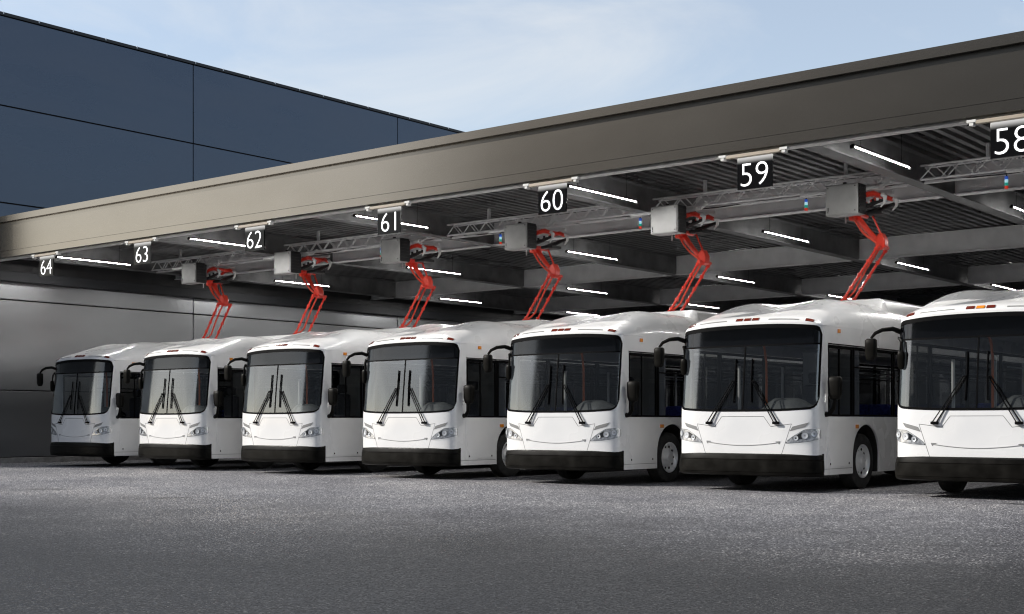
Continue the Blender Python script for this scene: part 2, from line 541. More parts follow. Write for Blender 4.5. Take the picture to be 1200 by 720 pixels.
# ------------------------------------------------------------------ canopy
cn = thing('bus_canopy', (-14, YF, 0), 'long canopy with a brown metal fascia over the row of buses', 'canopy')
def cn_part(mb, name, m_, parent=None, **k):
    o = mb.build(name, m_, parent or cn, **k)
    if parent is None:
        o.matrix_parent_inverse = Matrix.Translation(-cn.location)
    return o
XL = XW + 0.09
cn_part(MB().box(XL, X_RIGHT, YF, YF + 0.10, 5.602, 6.335), 'fascia_panel', M['fascia'], smooth=False)
cn_part(MB().box(XL, X_RIGHT, YF, YF + 0.10, ZF0, 5.596), 'fascia_panel', M['fascia'], smooth=False)
cn_part(MB().box(XL, X_RIGHT, YF + 0.02, YF + 0.08, 5.5, 6.3), 'fascia_core', M['gap'])
cn_part(MB().box(XL, X_RIGHT, YF - 0.085, YF + 0.2, 6.338, ZF1), 'fascia_cap', M['fascia'], smooth=False)
cn_part(MB().box(XL, X_RIGHT, YF + 0.104, YF + 0.30, ZF0 - 0.035, ZF0 - 0.005), 'drip_edge', M['white_trim'], bevel=0.003)
cn_part(MB().box(XL, X_RIGHT, YF + 0.104, YF + 0.16, ZF0, 6.28), 'fascia_backing', M['white_trim'])  # unseen inner face, made white to bounce lamp light onto beams and cabinets
cn_part(MB().box(XL, X_RIGHT, YF + 0.2, Y_BACK, 6.395, 6.47), 'roof_slab', M['roofing'])

# beams running back (each one an H section)
def hbeam(mb, along, c, a0, a1, z0, z1, w=0.28, tf=0.022, tw=0.02):
    h = w / 2
    prof = [(-h, z0), (h, z0), (h, z0 + tf), (tw / 2, z0 + tf), (tw / 2, z1 - tf), (h, z1 - tf), (h, z1), (-h, z1), (-h, z1 - tf), (-tw / 2, z1 - tf), (-tw / 2, z0 + tf), (-h, z0 + tf)]
    if along == 'y':
        mb.prism([(c + p[0], p[1]) for p in prof], 'y', a0, a1)
    else:
        mb.prism([(c + p[0], p[1]) for p in prof], 'x', a0, a1)
    return mb
for x in BEAM_X:
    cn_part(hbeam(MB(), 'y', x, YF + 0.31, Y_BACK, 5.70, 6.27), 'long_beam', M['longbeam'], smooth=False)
edges = [XL] + BEAM_X + [X_RIGHT]
for yb in BEAM_Y:
    for a, b_ in zip(edges, edges[1:]):
        cn_part(MB().box(a + 0.15, b_ - 0.15, yb - 0.11, yb - 0.095, 5.715, 6.26)
                .box(a + 0.15, b_ - 0.15, yb - 0.094, yb + 0.11, 5.69, 5.712)
                .box(a + 0.15, b_ - 0.15, yb - 0.16, yb - 0.111, 5.69, 5.710), 'cross_beam', M['beam'], smooth=False)
# corrugated roof sheets, one per field between beams
rows = [YF + 0.32] + BEAM_Y + [Y_BACK]
for a, b_ in zip(edges, edges[1:]):
    for r0, r1 in zip(rows, rows[1:]):
        n = max(2, int(round((b_ - a) / 0.25)))
        w = (b_ - a) / n
        prof = []
        for i in range(n):
            x0 = a + i * w
            prof += [(x0, 6.285), (x0 + w * .42, 6.285), (x0 + w * .52, 6.375), (x0 + w * .90, 6.375)]
        prof.append((b_, 6.285))
        vs = [(p[0], r0, p[1]) for p in prof] + [(p[0], r1, p[1]) for p in prof]
        k = len(prof)
        cn_part(MB().add(vs, [(i, i + 1, k + i + 1, k + i) for i in range(k - 1)]), 'roof_sheet', M['deck'], smooth=False)
# ledger along the warehouse wall
cn_part(MB().box(XW + 0.004, XW + 0.30, YF + 0.3, Y_BACK, 5.17, 5.46), 'wall_ledger', M['roofdark'], bevel=0.01)
cn_part(MB().box(XW + 0.004, XW + 0.05, YF + 0.3, Y_BACK, 5.465, 6.28), 'wall_lining', M['rearwall'], bevel=0.004)
# support columns at the back, along the rear wall line
for x in BEAM_X:
    cn_part(MB().box(x - 0.12, x + 0.12, Y_BACK - 0.45, Y_BACK - 0.21, 0, 5.695), 'column', M['beam'], bevel=0.008)

rw = thing('rear_wall', (-14, Y_BACK, 0), 'dark panelled wall closing the back of the bus canopy', 'wall')
def rw_part(mb, name, m_, **k):
    o = mb.build(name, m_, rw, **k)
    o.matrix_parent_inverse = Matrix.Translation(-rw.location)
    return o
rw_part(MB().box(XL, X_RIGHT, Y_BACK + 0.09, Y_BACK + 0.25, 0, 6.38), 'wall_core', M['gap'])
xs = [XL + (X_RIGHT - XL) * k / 12 for k in range(13)]
for a, b_ in zip(xs, xs[1:]):
    for z0, z1 in ((0.1, 2.0), (2.0, 4.0), (4.0, 6.25)):
        rw_part(MB().box(a + 0.015, b_ - 0.015, Y_BACK + 0.01, Y_BACK + 0.085, z0 + 0.015, z1 - 0.015), 'wall_panel', M['rearwall'], bevel=0.006)

# ------------------------------------------------------------------ bay signs
def text_mesh(s, size, depth):
    cu = bpy.data.curves.new('digits', 'FONT')
    cu.body = s
    cu.size = size
    cu.extrude = depth
    cu.align_x = 'CENTER'
    cu.resolution_u = 4
    cu.offset = -0.008
    o = bpy.data.objects.new('digits', cu)
    COL.objects.link(o)
    dg = bpy.context.evaluated_depsgraph_get()
    me = bpy.data.meshes.new_from_object(o.evaluated_get(dg))
    bpy.data.objects.remove(o)
    bpy.data.curves.remove(cu)
    return me
def bay_x(n):
    return XBC - (n - 59) * PITCH
SIGN_Y = YF - 0.12
for n in BAYS:
    sx = -10.05 - (n - 59) * PITCH
    s = thing('bay_sign', (sx, SIGN_Y + 0.18, 5.40), 'black hanging sign with white number %d, %s sign from the right' % (n, ORD[n]), 'sign', 'bay number signs under the canopy edge')
    bar = MB().box(-0.50, 0.45, -0.05, 0.03, -0.062, -0.012).build('mounting_bar', M['bar'], s, bevel=0.004)
    for side in (-1, 1):
        bx = -0.56 if side < 0 else 0.51
        MB().box(bx - 0.065, bx + 0.065, -0.055, 0.045, -0.04, 0.0).box(bx - 0.03, bx + 0.03, -0.05, 0.04, -0.085, -0.041).build('bracket', M['white_trim'], s, bevel=0.003)
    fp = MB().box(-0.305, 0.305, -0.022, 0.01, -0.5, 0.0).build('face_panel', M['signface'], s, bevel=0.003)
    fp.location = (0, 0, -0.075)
    me = text_mesh(str(n), 0.50, 0.003)
    d = bpy.data.objects.new('digits', me)
    COL.objects.link(d)
    d.parent = s
    me.materials.clear()
    me.materials.append(M['digit'])
    xs_ = [v.co.x for v in me.vertices]; ys_ = [v.co.y for v in me.vertices]
    d.rotation_euler = (R(90), 0, 0)
    sc_ = 0.36 / (max(ys_) - min(ys_))
    d.scale = (sc_, sc_, 1)
    d.location = (-(max(xs_) + min(xs_)) / 2 * sc_, -0.027, -0.075 - 0.275 - (max(ys_) + min(ys_)) / 2 * sc_)

# ------------------------------------------------------------------ tube lights
lp = None
LAMP_W = 54.0
BL = {4 - k: w for k, w in enumerate(['first', 'second', 'third', 'fourth', 'fifth'])}
ROWN = ['first', 'second', 'third', 'fourth']
LY = [20.5, 28.32, 36.2, 44.0]
def near_sign(x, y):
    # sign that stands nearest in the picture (same horizontal place in the frame)
    def px(X, Y):
        c, s_ = math.cos(R(38.907)), math.sin(R(38.907))
        return (c * X + s_ * Y) / (-s_ * X + c * Y)
    return min(BAYS, key=lambda n: abs(px(-10.05 - (n - 59) * PITCH, SIGN_Y) - px(x, y)))
for bi, x in enumerate(BEAM_X):
    if x > -9:
        continue
    for ri, y in enumerate(LY):
        lx = x + 0.51 + 0.13 * (x + 9.84) / 5.955 * -1
        lab = 'white tube light, %s row behind the fascia, %s beam line from the right' % (ROWN[ri], BL[bi])
        if lp is None:
            lp = thing('tube_light', (lx, y, 5.675), lab, 'light', 'tube lights under the canopy roof')
            MB().box(-0.024, 0.024, -0.02, 2.37, 0.052, 0.075).box(-0.035, 0.035, -0.04, -0.002, 0.005, 0.054).box(-0.035, 0.035, 2.352, 2.39, 0.005, 0.054).build('housing', M['housing'], lp)
            MB().tube([(0, 0, 0.036), (0, 2.35, 0.036)], 0.0105, 10).build('tube', M['tube'], lp)
            la_ = bpy.data.lights.new('tube_glow', 'AREA')
            la_.shape = 'RECTANGLE'; la_.size = 0.028; la_.size_y = 2.33
            la_.energy = LAMP_W; la_.color = (1.0, 0.98, 0.95)
            lo_ = bpy.data.objects.new('tube_glow', la_)
            lo_.location = (0, 1.175, 0.020); COL.objects.link(lo_); lo_.parent = lp
            [MB().tube([(0, yy, 0.07), (0, yy, 0.60)], 0.004, 5).build('hanger', M['housing'], lp) for yy in (0.3, 2.0)]
            o = lp
        else:
            o = copy_tree(lp)
            o.location = (lx, y, 5.675)
            o['label'] = lab

# ------------------------------------------------------------------ trusses between the long beams
YT = 24.35
tz0, tz1 = 5.73, 5.99
tp = None
for bi in range(len(BEAM_X) - 1):
    x0, x1 = BEAM_X[bi] + 0.16, BEAM_X[bi + 1] - 0.16
    if x0 > -4:
        continue
    lab = 'silver lattice truss under the canopy, %s truss from the right' % ['fifth', 'fourth', 'third', 'second', 'first'][min(bi, 4)]
    if tp is None:
        tp = thing('lattice_truss', (x0, YT, tz0), lab, 'truss', 'lattice trusses carrying the charging arms')
        Lx = x1 - x0
        for yy in (-0.12, 0.12):
            for zz in (0.0, tz1 - tz0):
                MB().tube([(0.0, yy, zz), (Lx, yy, zz)], 0.021, 8).build('chord', M['truss'], tp)
        nb = 22
        st = Lx / nb
        H = tz1 - tz0
        d0 = None; d1 = None
        b0 = MB().tube([(0, 0, 0), (st, 0, H)], 0.012, 6).build('brace', M['truss'], tp)
        b1 = MB().tube([(0, 0, H), (st, 0, 0)], 0.012, 6).build('brace', M['truss'], tp)
        t0_ = MB().tube([(0, -0.12, 0), (st, 0.12, 0)], 0.010, 6).build('brace', M['truss'], tp)
        first = {id(b0): False}
        used = set()
        for k in range(nb):
            for yy in (-0.12, 0.12):
                src = b0 if (k % 2 == (0 if yy < 0 else 1)) else b1
                if src.name in used:
                    o = src.copy(); COL.objects.link(o)
                else:
                    o = src; used.add(src.name)
                o.location = (k * st, yy, 0)
            for zz in (0, H):
                if k % 2 == (0 if zz == 0 else 1):
                    if t0_.name in used:
                        o = t0_.copy(); COL.objects.link(o)
                    else:
                        o = t0_; used.add(t0_.name)
                    o.location = (k * st, 0, zz)
        MB().box(0.02, Lx - 0.02, 0.02, 0.07, -0.062, -0.024).build('carrier_rail', M['truss'], tp, bevel=0.004)
        [MB().box(xx, xx + .06, -0.03, 0.03, H + 0.02, 0.55).build('hanger', M['beam'], tp) for xx in (1.2, Lx - 1.26)]
        MB().tube([(0.4, 0.05, -0.02), (1.5, 0.0, -0.055), (2.6, 0.06, -0.02), (3.8, 0.03, -0.05), (Lx - 0.3, 0.05, -0.02)], 0.014, 6).build('cable', M['fan'], tp)
    else:
        o = copy_tree(tp)
        o.location = (x0, YT, tz0)
        o['label'] = lab

# ------------------------------------------------------------------ charging arms
def make_charger(n):
    t = thing('charging_arm', (0, 0, 0), '', 'charger', 'red charging arms lowered onto the buses')
    cb = MB().box(-0.205, 0.455, 0.012, 0.34, -0.58, 0.0).build('cabinet', M['cab'], t, bevel=0.012)
    MB().box(-0.185, 0.435, 0.0, 0.0115, -0.56, -0.02).build('front_panel', M['cab'], cb, bevel=0.006)
    MB().box(-0.155, -0.135, -0.006, -0.0005, -0.50, -0.43).build('lock', M['fan'], cb)
    for sx in (-0.15, 0.40):
        for sz in (-0.06, -0.52):
            MB().lathe([(-0.008, 0.011), (-0.0005, 0.011)], 'y', (sx, 0, sz), 8).build('screw', M['fan'], cb)
    MB().box(0.4555, 0.468, 0.02, 0.335, -0.57, -0.01).build('vent_grille', M['fan'], cb)
    for k in range(7):
        MB().box(0.4685, 0.480, 0.03, 0.325, -0.545 + k * 0.077, -0.508 + k * 0.077).build('slat', M['fan'], cb)
    # frame behind the cabinet
    MB().box(-0.15, 0.42, 0.345, 0.42, -0.55, -0.03).build('vent_box', M['fan'], t, bevel=0.01)
    MB().box(-0.10, 0.62, 0.50, 0.56, -0.075, -0.01).build('base_rail', M['whitepart'], t, bevel=0.006)
    MB().box(-0.10, 0.62, 1.22, 1.28, -0.075, -0.01).build('base_rail', M['whitepart'], t, bevel=0.006)
    MB().prism([(0.30, -0.01), (0.30, -0.10), (0.66, -0.06), (0.86, 0.05), (0.80, 0.07), (0.64, 0.0)], 'y', 0.60, 0.63).build('bracket_plate', M['whitepart'], t)
    MB().tube([(0.30, 0.46, -0.10), (0.30, 0.46, -0.33)], 0.045, 10).build('white_post', M['whitepart'], t)
    for yy in (0.62, 1.18):
        MB().tube([(0.12, yy, -0.22), (0.30, yy, -0.15), (0.50, yy, -0.13), (0.64, yy, -0.19)], [0.035, 0.05, 0.05, 0.04], 8).build('crank', M['redpaint'], t)
        MB().tube([(0.0, yy + .05, -0.42), (0.34, yy + .05, -0.35), (0.66, yy + .05, -0.27)], [0.05, 0.05, 0.03], 8).build('damper', M['fan'], t)
        MB().tube([(0.66, yy, -0.17), (0.73, yy, -0.22), (0.72, yy, -0.32), (0.64, yy, -0.41)], [0.04, 0.045, 0.03, 0.014], 8).build('end_hook', M['whitepart'], t)
    MB().tube([(0.42, 0.6, -0.13), (0.42, 1.2, -0.13)], 0.045, 10).build('cross_shaft', M['redpaint'], t)
    MB().tube([(0.08, 0.6, -0.46), (0.08, 1.24, -0.46)], 0.05, 10).build('cross_shaft', M['redpaint'], t)
    MB().box(0.30, 0.62, 0.72, 1.1, -0.52, -0.45).build('damper_box', M['fan'], t, bevel=0.015)
    for k in range(6):
        MB().box(0.14 + k * .085, 0.185 + k * .085, 0.575, 0.60, -0.37 + k * .017, -0.32 + k * .017).build('chain_link', M['truss'] if k % 2 else M['fan'], t)
    # upper arm: a bundle of bowed red tubes
    def arc(p, q, sag, y0, y1, n_=8):
        out = []
        for i in range(n_):
            u = i / (n_ - 1)
            out.append((p[0] * (1 - u) + q[0] * u - sag * math.sin(math.pi * u), y0 * (1 - u) + y1 * u, p[1] * (1 - u) + q[1] * u - sag * .7 * math.sin(math.pi * u)))
        return out
    A, K = (0.0, -0.46), (0.50, -1.06)
    MB().tube(arc(A, K, 0.02, 0.93, 0.95), [0.05, 0.062, 0.066, 0.06, 0.055, 0.052, 0.05, 0.05], 10).build('upper_arm', M['redpaint'], t)
    for y0, y1, sg, r_ in ((0.78, 0.84, 0.05, 0.020), (1.08, 1.04, 0.05, 0.020), (0.86, 0.90, 0.075, 0.016)):
        MB().tube(arc((A[0] - .02, A[1]), (K[0] - .04, K[1]), sg, y0, y1), r_, 6).build('cable', M['cable'], t)
    MB().tube([(0.30, 0.95, -0.44), (0.52, 0.96, -0.92)], 0.02, 8).build('guide_rod', M['redpaint'], t)
    MB().box(-0.10, 0.06, 0.78, 1.10, -0.58, -0.44).build('shoulder', M['redpaint'], t, bevel=0.03)
    MB().tube([(-0.12, 0.72, -0.5), (-0.12, 0.72, -0.64)], 0.014, 6).build('bolt', M['whitepart'], t)
    # knee
    MB().prism([(0.40, -1.02), (0.47, -0.88), (0.55, -0.86), (0.62, -1.0), (0.62, -1.14), (0.54, -1.20), (0.44, -1.16)], 'y', 0.86, 1.05).build('knee', M['redpaint'], t, bevel=0.02)
    MB().tube([(0.53, 0.72, -1.13), (0.53, 1.21, -1.13)], 0.038, 10).build('knee_shaft', M['redpaint'], t)
    # lower arms with collars
    for yk, yf in ((0.75, 0.76), (1.18, 1.20)):
        P0 = Vector((0.53, yk, -1.13)); P1 = Vector((-0.20, yf, -2.14))
        la = MB().tube([P0, P1], 0.027, 10).build('lower_arm', M['redpaint'], t)
        for u in (0.05, 0.27, 0.52, 0.76, 0.95):
            q = P0.lerp(P1, u); e = (P1 - P0).normalized() * 0.022
            MB().tube([q - e, q + e], 0.044, 10).build('collar', M['redpaint'], la)
    MB().tube([(0.49, 0.93, -1.15), (0.22, 0.94, -1.52), (0.02, 0.95, -1.84), (-0.05, 0.95, -1.97), (-0.13, 0.92, -2.05), (-0.18, 0.86, -2.10)], 0.021, 8).build('guide_rod', M['cable'], t)
    MB().tube([(-0.20, 0.70, -2.135), (-0.20, 1.26, -2.135)], 0.024, 8).build('contact_head', M['redpaint'], t)
    # white tie bars towards the truss
    MB().box(-0.80, -0.21, 0.13, 0.19, -0.13, -0.07).build('tie_bar', M['whitepart'], t, bevel=0.01)
    for yy in (0.2, 0.9):
        MB().tube([(0.1, yy, 0.001), (0.1, yy, 0.06)], 0.04, 8).build('mount', M['fan'], t)
    return t
CH_Y, CH_Z = 23.50, 5.69
ch0 = None
for n in [59, 60, 61, 62, 63, 64, 58]:
    cx = XBC - (n - 59) * PITCH
    if ch0 is None:
        ch0 = make_charger(n)
        o = ch0
    else:
        o = copy_tree(ch0)
    o.location = (cx, CH_Y, CH_Z)
    o['label'] = 'red jointed charging arm with grey box, lowered onto the %s bus from the right' % ORD[n] if n > 58 else 'red jointed charging arm over the bus under sign 58, rightmost of the row'
sg0 = None
for n in [58, 59, 60, 61, 62, 63, 64]:
    cx = XBC - 1.05 - (n - 59) * PITCH
    lab = 'small blue, white and red stacked signal lamp, %s lamp from the right' % ORD[n]
    if sg0 is None:
        sg0 = thing('signal_lamp', (cx, 24.4, 5.64), lab, 'signal light', 'stacked signal lamps beside the charging arms')
        MB().tube([(0, 0, 0.0), (0, 0, 0.07)], 0.014, 8).build('stem', M['fan'], sg0)
        zz = 0.0
        for nm, mm in (('sig_blue', 'lamp_segment'), ('sig_white', 'lamp_segment'), ('sig_green', 'lamp_segment'), ('sig_red', 'lamp_segment')):
            MB().lathe([(zz - 0.052, 0.030), (zz - 0.049, 0.033), (zz - 0.004, 0.033), (zz, 0.030)], 'z', (0, 0, 0), 14).build(mm, M[nm], sg0)
            zz -= 0.058
    else:
        o = copy_tree(sg0)
        o.location = (cx, 24.4, 5.64)
        o['label'] = lab

# ------------------------------------------------------------------ the bus
HW = 1.32           # half width
LEN = 12.1
YC, DD, NE = -0.15, 0.27, 3.3
_tab = []
def _se(th, a=HW, yc=YC, d=DD, n=NE):
    c, s = math.cos(th), math.sin(th)
    return (a * math.copysign(abs(c) ** (2 / n), c), yc + d * (1 - abs(s) ** (2 / n)))
_pts = []
_NS = 1200
for i in range(_NS + 1):
    # denser by cosine in theta (left to right)
    th = math.pi * (1 - i / _NS)
    _pts.append(_se(th))
_cum = [0.0]
for p, q_ in zip(_pts, _pts[1:]):
    _cum.append(_cum[-1] + math.hypot(q_[0] - p[0], q_[1] - p[1]))
UU = _cum[-1] / 2
_cum = [c - UU for c in _cum]
import bisect
def plan(u):
    """developed length u from the bus centre line -> (x, y, normal)"""
    if abs(u) >= UU:
        s = math.copysign(1, u)
        return HW * s, YC + DD + abs(u) - UU, (s, 0.0)
    i = min(max(bisect.bisect(_cum, u) - 1, 0), _NS - 1)
    t = (u - _cum[i]) / max(1e-9, _cum[i + 1] - _cum[i])
    x = _pts[i][0] * (1 - t) + _pts[i + 1][0] * t
    y = _pts[i][1] * (1 - t) + _pts[i + 1][1] * t
    i0, i1 = max(i - 6, 0), min(i + 7, _NS)
    dx, dy = _pts[i1][0] - _pts[i0][0], _pts[i1][1] - _pts[i0][1]
    l = math.hypot(dx, dy)
    return x, y, (dy / l, -dx / l)
def lean(z):
    return 0.15 * max(0.0, (z - 1.25)) ** 1.25 / 1.6 ** 1.25 + 0.03 * sm(0.95, 0.6, z) * 0
def P(u, z, off=0.0):
    x, y, nrm = plan(u)
    k = max(0.0, 1 - max(0.0, abs(u) - UU) / 0.24)
    return (x + nrm[0] * off, y + nrm[1] * off + lean(z) * k, z)
def u_of_x(x):
    lo, hi = -UU, UU
    for _ in range(40):
        m_ = (lo + hi) / 2
        if plan(m_)[0] < x: lo = m_
        else: hi = m_
    return (lo + hi) / 2

UG = UU - 0.085             # glass half extent
Z_DIV = 2.455
def rc(u, r, lim=None):
    e = (lim or UG) - abs(u)
    return r - math.sqrt(max(0.0, r * r - (r - e) ** 2)) if e < r else 0.0
def zlow(u):  return 1.355 + 0.05 * (abs(u) / UG) ** 3 + rc(u, 0.17)
def ztop(u):  return 2.82 - 0.07 * (abs(u) / UG) ** 2.5 - rc(u, 0.13)
def zroof(x): return 2.855 - 0.085 * (abs(x) / HW) ** 3

def patch(mb, u0, u1, zl, zh, off=0.0, nu=40, nz=12, th=0.012):
    if not callable(zl): zl = (lambda v: (lambda u: v))(zl)
    if not callable(zh): zh = (lambda v: (lambda u: v))(zh)
    f = lambda o_: (lambda a, b_: (lambda u: P(u, zl(u) + (zh(u) - zl(u)) * b_, o_))(u0 + (u1 - u0) * a))
    return mb.grid(f(off), nu, nz, f(off - th) if th else None)
def line(mb, pts, w, off, th=0.006, sub=6):
    """thin strip along (x, z) points on the front surface"""
    q = []
    for a, b_ in zip(pts, pts[1:]):
        for k in range(sub):
            t = k / sub
            q.append((a[0] * (1 - t) + b_[0] * t, a[1] * (1 - t) + b_[1] * t))
    q.append(pts[-1])
    q = [(u_of_x(x), z) for x, z in q]
    L_, R_ = [], []
    for i, p in enumerate(q):
        a, b_ = q[max(i - 1, 0)], q[min(i + 1, len(q) - 1)]
        dx, dz = b_[0] - a[0], b_[1] - a[1]
        l = math.hypot(dx, dz) or 1
        nx, nz = -dz / l * w / 2, dx / l * w / 2
        L_.append((p[0] + nx, p[1] + nz)); R_.append((p[0] - nx, p[1] - nz))
    n_ = len(q) - 1
    fn = lambda o_: (lambda a, b_: (lambda i: P((L_[i][0] if b_ < .5 else R_[i][0]), (L_[i][1] if b_ < .5 else R_[i][1]), o_))(int(round(a * n_))))
    return mb.grid(fn(off), n_, 1, fn(off - th))

def roof_z(x, y, yf):
    ax = abs(x)
    ze = zroof(x) if y < 1.5 else 2.77
    ze = zroof(x) * (1 - sm(0.5, 2, y)) + 2.77 * sm(0.5, 2, y)
    crown = 3.05 + 0.13 * sm(0.1, 1.6, y) - 0.06 * (ax / HW) ** 2
    hump = sm(0.3, 1.6, y) * (1 - sm(3.2, 5.2, y) * 0.55)
    prof = sm(0.0, 0.75, ax) * (1 - sm(0.72, 1.30, ax) * 0.75)
    z = crown + 0.17 * hump * (0.55 + 0.45 * prof)
    # square battery box behind, its front edge across the roof
    bx = sm(3.05, 3.16, y) * (1 - sm(1.10, 1.16, ax)) * (1 - sm(11.3, 11.5, y))
    z = z + (max(z, 3.45) - z) * bx
    dx = HW - ax
    rx = math.sqrt(max(0.0, 1 - (1 - min(dx / 0.36, 1)) ** 2))
    dy = max(0.0, y - yf)
    ry = math.sqrt(max(0.0, 1 - (1 - min(dy / 0.75, 1)) ** 2))
    dz = LEN - y
    rb = math.sqrt(max(0.0, 1 - (1 - min(dz / 0.3, 1)) ** 2))
    return ze + (z - ze) * rx * ry * rb

def make_bus():
    t = thing('bus', (0, 0, 0), '', 'bus', 'white electric buses parked in a row')
    # ---- front mask: nose, pillars, header
    mb = MB()
    patch(mb, -UG, UG, 0.60, zlow, 0, 56, 10, 0.02)
    for s in (-1, 1):
        patch(mb, s * UG, s * (UU + 0.235), 0.60, zlow(UG), 0, 14, 8, 0.02)
        patch(mb, s * UG, s * (UU + 0.235), zlow(UG), 2.765, 0, 14, 14, 0.02)
    patch(mb, -UG, UG, ztop, lambda u: zroof(plan(u)[0]), 0, 56, 3, 0.02)
    mask = mb.build('front_mask', M['white'], t, angle=50)
    # hood panel seam, nose crease
    hood = [(-0.92, 1.14), (-0.55, 1.095), (-0.42, 1.262), (0.34, 1.262), (0.47, 1.095), (0.86, 1.14), (0.67, 0.61)]
    h2 = [(-0.90, 1.14), (-0.53, 1.095), (-0.40, 1.264), (0.40, 1.264), (0.53, 1.095), (0.90, 1.14)]
    line(MB(), h2, 0.007, 0.0015).build('seam', M['seam'], mask)
    line(MB(), [(-0.90, 1.14), (-0.72, 0.62)], 0.006, 0.0015).build('seam', M['seam'], mask)
    line(MB(), [(0.90, 1.14), (0.72, 0.62)], 0.006, 0.0015).build('seam', M['seam'], mask)
    sm_pts = [(-0.68 + 1.36 * k / 16, 0.775 + 0.055 * (abs(-1 + k / 8)) ** 1.8) for k in range(17)]
    line(MB(), sm_pts, 0.009, 0.006, 0.010, 2).build('crease', M['ventgrey'], mask)
    for s in (-1, 1):
        line(MB(), [(0.62 * s, 0.842), (0.70 * s, 0.846), (0.675 * s, 0.806)], 0.012, 0.006, 0.01, 2).build('crease', M['ventgrey'], mask)
    # ---- glass
    wsg = patch(MB(), -UG + .012, UG - .012, lambda u: zlow(u) + 0.012, Z_DIV, -0.004, 48, 10, 0).build('windscreen', M['wind'], t, angle=60)
    dsg = patch(MB(), -UG + .012, UG - .012, Z_DIV + 0.02, lambda u: max(ztop(u) - 0.012, Z_DIV + 0.03), -0.004, 48, 5, 0).build('display_glass', M['signglass'], t, angle=60)
    fr = MB()
    patch(fr, -UG, UG, lambda u: zlow(u) - 0.006, lambda u: zlow(u) + 0.030, 0.006, 56, 1, 0.02)
    patch(fr, -UG, UG, lambda u: ztop(u) - 0.06, lambda u: ztop(u) + 0.006, 0.006, 56, 2, 0.02)
    for s in (-1, 1):
        patch(fr, s * (UG - 0.03), s * (UG + 0.004), zlow(UG), ztop(UG), 0.006, 3, 12, 0.02)
    fr.build('windscreen_seal', M['black'], t, angle=50)
    patch(MB(), -UG, UG, Z_DIV - 0.002, Z_DIV + 0.024, 0.006, 48, 1, 0.02).build('divider_bar', M['black'], wsg)
    patch(MB(), -0.012, 0.012, zlow, Z_DIV - 0.003, 0.005, 2, 8, 0.02).build('split_bar', M['black'], wsg)
    # destination display box behind the upper glass
    MB().box(-1.16, 1.16, 0.16, 0.34, 2.48, 2.80).build('display_box', M['fan'], t)
    # ---- bumper
    prof = [(-0.10, 0.645), (-0.035, 0.640), (0.0, 0.618), (0.016, 0.560), (0.018, 0.545), (0.010, 0.540), (0.022, 0.532), (0.028, 0.40), (0.024, 0.335), (0.014, 0.330), (0.022, 0.322), (0.012, 0.285), (-0.03, 0.268), (-0.12, 0.268)]
    def bp(a, b_):
        th = math.pi * (1 - a)
        x, y = _se(th, 1.345, YC - 0.05, 0.36, 2.9)
        i = int(round(b_ * (len(prof) - 1)))
        o_, z = prof[i]
        # normal from a nearby difference
        p1 = _se(th + 0.01, 1.345, YC - 0.05, 0.36, 2.9); p2 = _se(th - 0.01, 1.345, YC - 0.05, 0.36, 2.9)
        dx, dy = p2[0] - p1[0], p2[1] - p1[1]
        l = math.hypot(dx, dy) or 1
        return (x + dy / l * o_, y - dx / l * o_, z)
    MB().grid(bp, 90, len(prof) - 1).build('bumper', M['plastic'], t, angle=28)
    # ---- side panels
    def arch(yc, r=0.555, zt=1.13, zb=0.29, n_=18):
        zc = 0.56
        pts = [(yc - r, zb), (yc - r, zc)]
        for k in range(1, n_):
            a = math.pi * (1 - k / n_)
            pts.append((yc + r * math.cos(a), zc + (zt - zc) * math.sin(a) ** 0.9))
        pts += [(yc + r, zc), (yc + r, zb)]
        return pts
    YW1, YW2 = 1.88, 8.75
    low = [(0.03, 0.29)] + arch(YW1) + arch(YW2) + [(LEN, 0.29), (LEN, 1.262), (0.345, 1.262), (0.345, 0.602), (0.03, 0.602)]
    for s in (-1, 1):
        a, b_ = (HW - 0.035, HW) if s > 0 else (-HW, -HW + 0.035)
        sp_ = MB().prism(low, 'x', a, b_).build('side_panel', M['white'], t)
        MB().box(a, b_, 0.345, LEN, 2.462, 2.768).build('cantrail', M['white'], t)
        # hatch
        hx = (HW + 0.0005, HW + 0.006) if s > 0 else (-HW - 0.006, -HW - 0.0005)
        MB().box(hx[0], hx[1], 0.33, 1.27, 0.42, 1.215).build('hatch', M['white'], sp_, bevel=0.002)
        for yy in (0.44, 1.16):
            for zz in (0.47,):
                lx = (HW + 0.0065, HW + 0.012) if s > 0 else (-HW - 0.012, -HW - 0.0065)
                MB().box(lx[0], lx[1], yy - 0.014, yy + 0.014, zz - 0.018, zz + 0.018).build('latch', M['black'], sp_)
        MB().box(hx[0] , hx[1] - 0.003 * s if s > 0 else hx[1], 0.10, 1.29, 0.385, 0.393).build('trim_line', M['ventgrey'], sp_)
        # markers on the flank
        mx = (HW + 0.0005, HW + 0.014) if s > 0 else (-HW - 0.014, -HW - 0.0005)
        MB().box(mx[0], mx[1], 1.43, 1.55, 1.06, 1.125).build('reflector', M['amber'], t, bevel=0.003)
        MB().box(mx[0], mx[1], 0.72, 0.82, 2.672, 2.735).build('flank_marker', M['amber'], t, bevel=0.003)
        # windows: black frame ring + pane
        spans = [(0.36, 1.33, 'drvglass')] + [(1.36 + 1.72 * k, 1.36 + 1.72 * (k + 1) - 0.03, 'tint') for k in range(6)]
